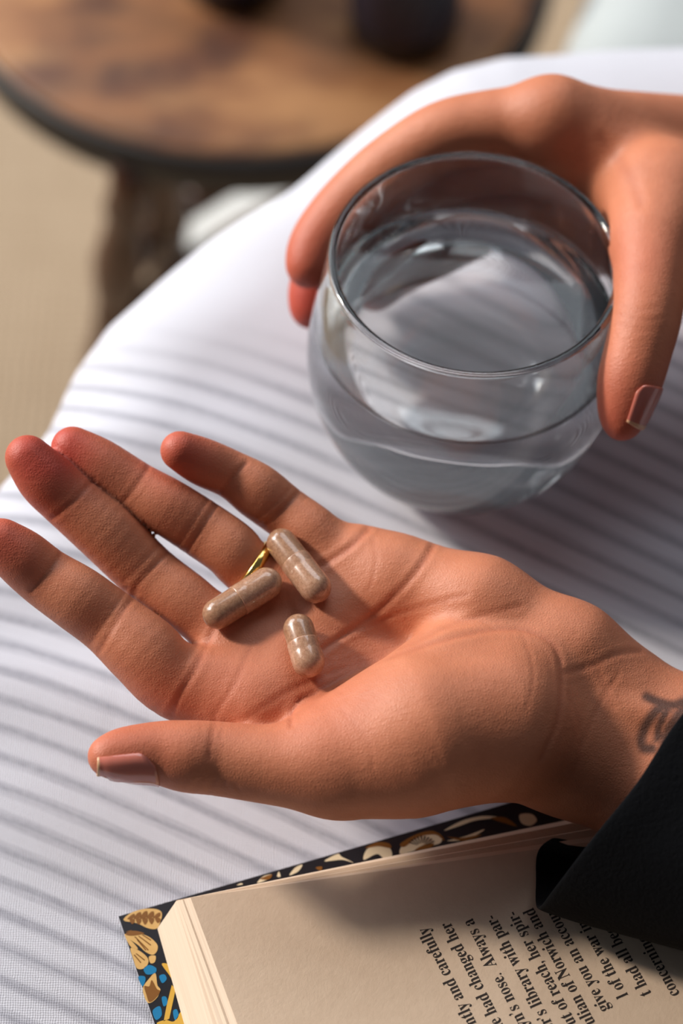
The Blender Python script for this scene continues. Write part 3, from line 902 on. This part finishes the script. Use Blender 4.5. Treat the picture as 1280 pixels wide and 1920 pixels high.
# along the long edge
def e6(pts, ox=400, oy=1500, s=1280/700): return [(ox + x/s, oy + y/s) for x, y in pts]
cream = [sm(e6([(640, 185), (650, 150), (690, 120), (740, 108), (778, 118), (780, 145), (745, 158), (700, 170)])),
         sm(e6([(515, 205), (525, 170), (560, 152), (600, 160), (612, 190), (585, 200), (560, 185)])),
         sm(e6([(380, 210), (440, 205), (480, 215), (440, 195), (425, 185)])), sm(e6([(260, 258), (280, 232), (305, 222), (290, 245)])),
         sm(e6([(1050, 50), (1090, 48), (1108, 70), (1085, 88), (1055, 78)])), sm(e6([(150, 285), (170, 262), (200, 255), (190, 270)])), sm(e6([(80, 292), (95, 285), (100, 290)])),
         sm(e6([(790, 105), (850, 72), (920, 55), (980, 60), (900, 70), (840, 90)])), sm(e6([(800, 140), (860, 125), (930, 100), (870, 135)])), sm(e6([(218, 262), (224, 245), (230, 262)]))]
print_shape('printed_scroll', cream, PCREAM, .00006)
br2 = [sm(e6([(640, 150), (690, 120), (745, 105), (780, 120), (790, 140), (760, 118), (700, 128), (655, 160)])), sm(e6([(690, 172), (725, 152), (755, 150), (740, 165)])),
       sm(e6([(520, 165), (560, 145), (600, 148), (608, 165), (565, 158)])), sm(e6([(950, 62), (1000, 60), (1040, 90), (1000, 80)])), sm(e6([(350, 232), (372, 228), (368, 242)])), sm(e6([(160, 270), (200, 255), (190, 272)])),
       sm(e6([(800, 125), (850, 130), (920, 118), (860, 140)]))]
print_shape('printed_petal', br2, PBROWN, .0001)
dk = []
for k in range(9):
    a = math.radians(200 + 16*k); cx, cy = e6([(715, 158)])[0]
    dk.append([(cx+9*math.cos(a), cy+6*math.sin(a)), (cx+9*math.cos(a+.12), cy+6*math.sin(a+.12)), (cx+26*math.cos(a+.1), cy+19*math.sin(a+.1)), (cx+26*math.cos(a-.02), cy+19*math.sin(a-.02))])
print_shape('printed_stamen', dk, COVER, .00014)
# ================================================================ round wooden side table
m = Mat('rustic_wood', Roughness=.6)
vec = m.mapping((1.0, 2.6, 1.0))
a = m.noise(7.5, 6, .6, vec=vec); b = m.noise(14, 4, .55); c = m.noise(60, 4, .6, vec=m.mapping((1, 8, 1)))
f1 = m.ramp(a, [(.36, srgb(44, 18, 7)), (.46, srgb(120, 66, 28)), (.57, srgb(190, 136, 84))])
f2 = m.ramp(b, [(.40, srgb(58, 26, 14)), (.52, srgb(166, 112, 66))])
col = m.mix(.45, f1, f2); col = m.mix(m.math('MULTIPLY', c, .35), col, srgb(60, 32, 16))
m.set('Base Color', col); m.bump(c, .2, .001)
WOOD = m.m
m = Mat('dark_wood', Roughness=.35)
m.set('Base Color', m.mix(m.noise(30, 5), srgb(40, 26, 22), srgb(96, 54, 26))); DARKW = m.m
m = Mat('dark_edge', Roughness=.5, Base_Color=srgb(26, 21, 20)); DEDGE = m.m
ZT_ = LAP - .330
tc = on_z(470, -122, ZT_)
dT = to_px(np.array(tc))[2]; TR = 572*dT/F
table = empty('side_table', 'low round rustic wooden table with turned dark legs on the sisal floor', 'table')
table.location = (tc.x, tc.y, 0)
def tb(o): o.parent = table; return o
th = .026
lathe('table_top', [(0, ZT_-th*.7), (TR*.97, ZT_-th*.7), (TR*.97, ZT_-.004), (TR*.965, ZT_-.001), (TR*.95, ZT_), (TR*.5, ZT_+.0003), (0, ZT_)], 96, WOOD, table)
ro = lathe('table_rim', [(TR*.972, ZT_-th), (TR*.995, ZT_-th), (TR*1.006, ZT_-th*.6), (TR*1.0, ZT_-.006), (TR*.985, ZT_-.001), (TR*.972, ZT_-.003), (TR*.972, ZT_-th)], 96, DEDGE, table)
H = ZT_ - th*.7
legprof = [(0, .011), (.04, .012), (.08, .018), (.12, .012), (.16, .013), (.22, .020), (.30, .023), (.40, .020), (.46, .013), (.49, .019), (.52, .013), (.58, .021), (.68, .024), (.78, .018), (.83, .013), (.86, .020), (.90, .015), (1.0, .018)]
feet = []
for (x0, y0), (x1, y1) in (((246, 300), (188, 800)), ((305, 290), (322, 560)), ((820, 60), (900, 480))):
    top = on_z(x0, y0, H) - table.location; bot = on_z(x1, y1, 0 if x1 < 200 else .0155) - table.location
    feet.append((bot, top))
    pts = [bot.lerp(top, t) for t, r in legprof]
    tube('leg', pts, [r*.64 for t, r in legprof], DARKW, table, 20)
for k, kk, h in ((0, 1, .45), (1, 2, .62), (2, 0, .45)):
    p, q = feet[k][0].lerp(feet[k][1], h), feet[kk][0].lerp(feet[kk][1], h)
    mid = (p+q)/2
    pts = [p.lerp(q, s) + Vector((0, 0, .03*math.sin(math.pi*s))) for s in np.linspace(0, 1, 12)]
    tube('stretcher', pts, [.008 + .003*math.sin(s*math.pi) for s in np.linspace(0, 1, 12)], DARKW, table, 12)

# bottles on the table
m = Mat('black_glass', Roughness=.12, Base_Color=srgb(4, 4, 6)); BLK = m.m
m = Mat('black_plastic', Roughness=.4, Base_Color=srgb(10, 10, 12)); BLKP = m.m
m = Mat('indigo_label', Roughness=.5, Base_Color=srgb(17, 14, 34)); LBL = m.m
def bottle(px_, py_, rpx, h, label):
    c = on_z(px_, py_, ZT_); d = to_px(np.array(c))[2]; r = rpx*d/F
    root = empty('bottle', label, 'bottle'); root.location = c + Vector((0, 0, .0004))
    lathe('body', [(0, 0), (r*.9, 0), (r, .004), (r, h*.62), (r*.93, h*.69), (r*.6, h*.76), (r*.42, h*.8), (r*.40, h*.86), (0, h*.86)], 48, BLK, root)
    lathe('cap', [(0, h*.84), (r*.46, h*.84), (r*.47, h*.85), (r*.45, h*.995), (r*.42, h), (0, h)], 40, BLKP, root)
    lathe('label', [(r*1.004, h*.14), (r*1.008, h*.142), (r*1.008, h*.545), (r*1.004, h*.55)], 48, LBL, root)
    return root
bottle(758, 56, 104, .115, 'rounded black bottle standing on the right side of the wooden table')
bottle(440, -34, 100, .10, 'small dark bottle at the back of the wooden table, left of the other bottle')

# pale things behind
m = Mat('pale_rug', Roughness=.95); m.set('Base Color', m.mix(m.noise(60, 5), srgb(196, 196, 192), srgb(222, 222, 220))); m.bump(m.noise(300, 4), .6, .004); RUG = m.m
c0 = on_z(300, 300, .01)
def rug():
    K = [on_z(280, 250, 0), on_z(288, 530, 0), on_z(900, 800, 0), on_z(1100, 330, 0)]
    P = [tuple(a.lerp(b, t)) for a, b in zip(K, K[1:]+K[:1]) for t in (0, .02, .25, .5, .75, .98)]
    v = [(x, y, .0005) for x, y, z in P] + [(x, y, .010) for x, y, z in P]
    cx = sum(p[0] for p in P)/len(P); cy = sum(p[1] for p in P)/len(P)
    v += [(cx + (x-cx)*.98, cy + (y-cy)*.98, .014) for x, y, z in P] + [(cx, cy, .015)]
    n = len(P); f = []
    for r in (0, 1):
        f += [(r*n+i, r*n+(i+1) % n, (r+1)*n+(i+1) % n, (r+1)*n+i) for i in range(n)]
    f += [(2*n+i, 2*n+(i+1) % n, 3*n) for i in range(n)]
    return pydata('rug', v, f, RUG)
tag(rug(), 'small pale grey rug lying under the wooden table', 'rug')
m = Mat('pale_upholstery', Roughness=.9); m.set('Base Color', m.mix(m.noise(20, 4), srgb(166, 172, 173), srgb(182, 188, 188))); m.bump(m.noise(500, 4), .4, .001); UPH = m.m
ot = empty('armchair', 'pale grey upholstered armchair beyond the blanket', 'armchair')
def rbox(name, x0, x1, y0, y1, z0, z1, r, parent, mat):
    bm = bmesh.new(); bmesh.ops.create_cube(bm, size=1)
    for v_ in bm.verts: v_.co = Vector(((x0+x1)/2 + v_.co.x*(x1-x0), (y0+y1)/2 + v_.co.y*(y1-y0), (z0+z1)/2 + v_.co.z*(z1-z0)))
    bmesh.ops.bevel(bm, geom=bm.edges[:], offset=r, segments=5, profile=.5, affect='EDGES')
    return from_bm(name, bm, mat, parent)
oc_ = on_z(1012, 106, .45)
ot.rotation_euler = (0, 0, math.radians(-20))
ot.location = Vector((oc_.x, oc_.y, 0)) - Matrix.Rotation(math.radians(-20), 3, 'Z') @ Vector((-.43, -.31, 0))
rbox('seat_cushion', -.30, .30, -.30, .30, .16, .34, .05, ot, UPH)
rbox('base', -.31, .31, -.31, .31, .06, .17, .02, ot, UPH)
rbox('backrest', -.31, .31, .24, .38, .12, .72, .05, ot, UPH)
for sx_ in (-1, 1):
    rbox('armrest', sx_*.36-.07, sx_*.36+.07, -.31, .36, .08, .45, .05, ot, UPH)
    for sy_ in (-1, 1): tube('leg', [(sx_*.27, sy_*.27, 0), (sx_*.27, sy_*.27, .08)], [.014, .02], DARKW, ot, 14)

# ================================================================ the blanket gives way under what rests on it
bpy.context.view_layer.update()
def bvh_of(o):
    mw_ = o.matrix_world
    return BVHTree.FromPolygons([mw_ @ v.co for v in o.data.vertices], [p.vertices[:] for p in o.data.polygons])
trees = [bvh_of(o) for o in (hand, grip)] 
co = np.zeros(len(blanket.data.vertices)*3, np.float32); blanket.data.vertices.foreach_get('co', co); co = co.reshape(-1, 3)
n_low = 0; worst = 0
for i, (x_, y_, z_) in enumerate(co):
    if z_ < LAP - .05: continue
    zmin = None
    for t in trees:
        h_ = t.ray_cast(Vector((x_, y_, LAP - .12)), Vector((0, 0, 1)), .125)
        if h_[0] is not None and h_[0].z < z_ + .0008:
            zmin = h_[0].z - .0010 if zmin is None else min(zmin, h_[0].z - .0010)
    if zmin is not None:
        worst = max(worst, z_ - zmin); co[i, 2] = zmin; n_low += 1
blanket.data.vertices.foreach_set('co', co.ravel()); blanket.data.update()
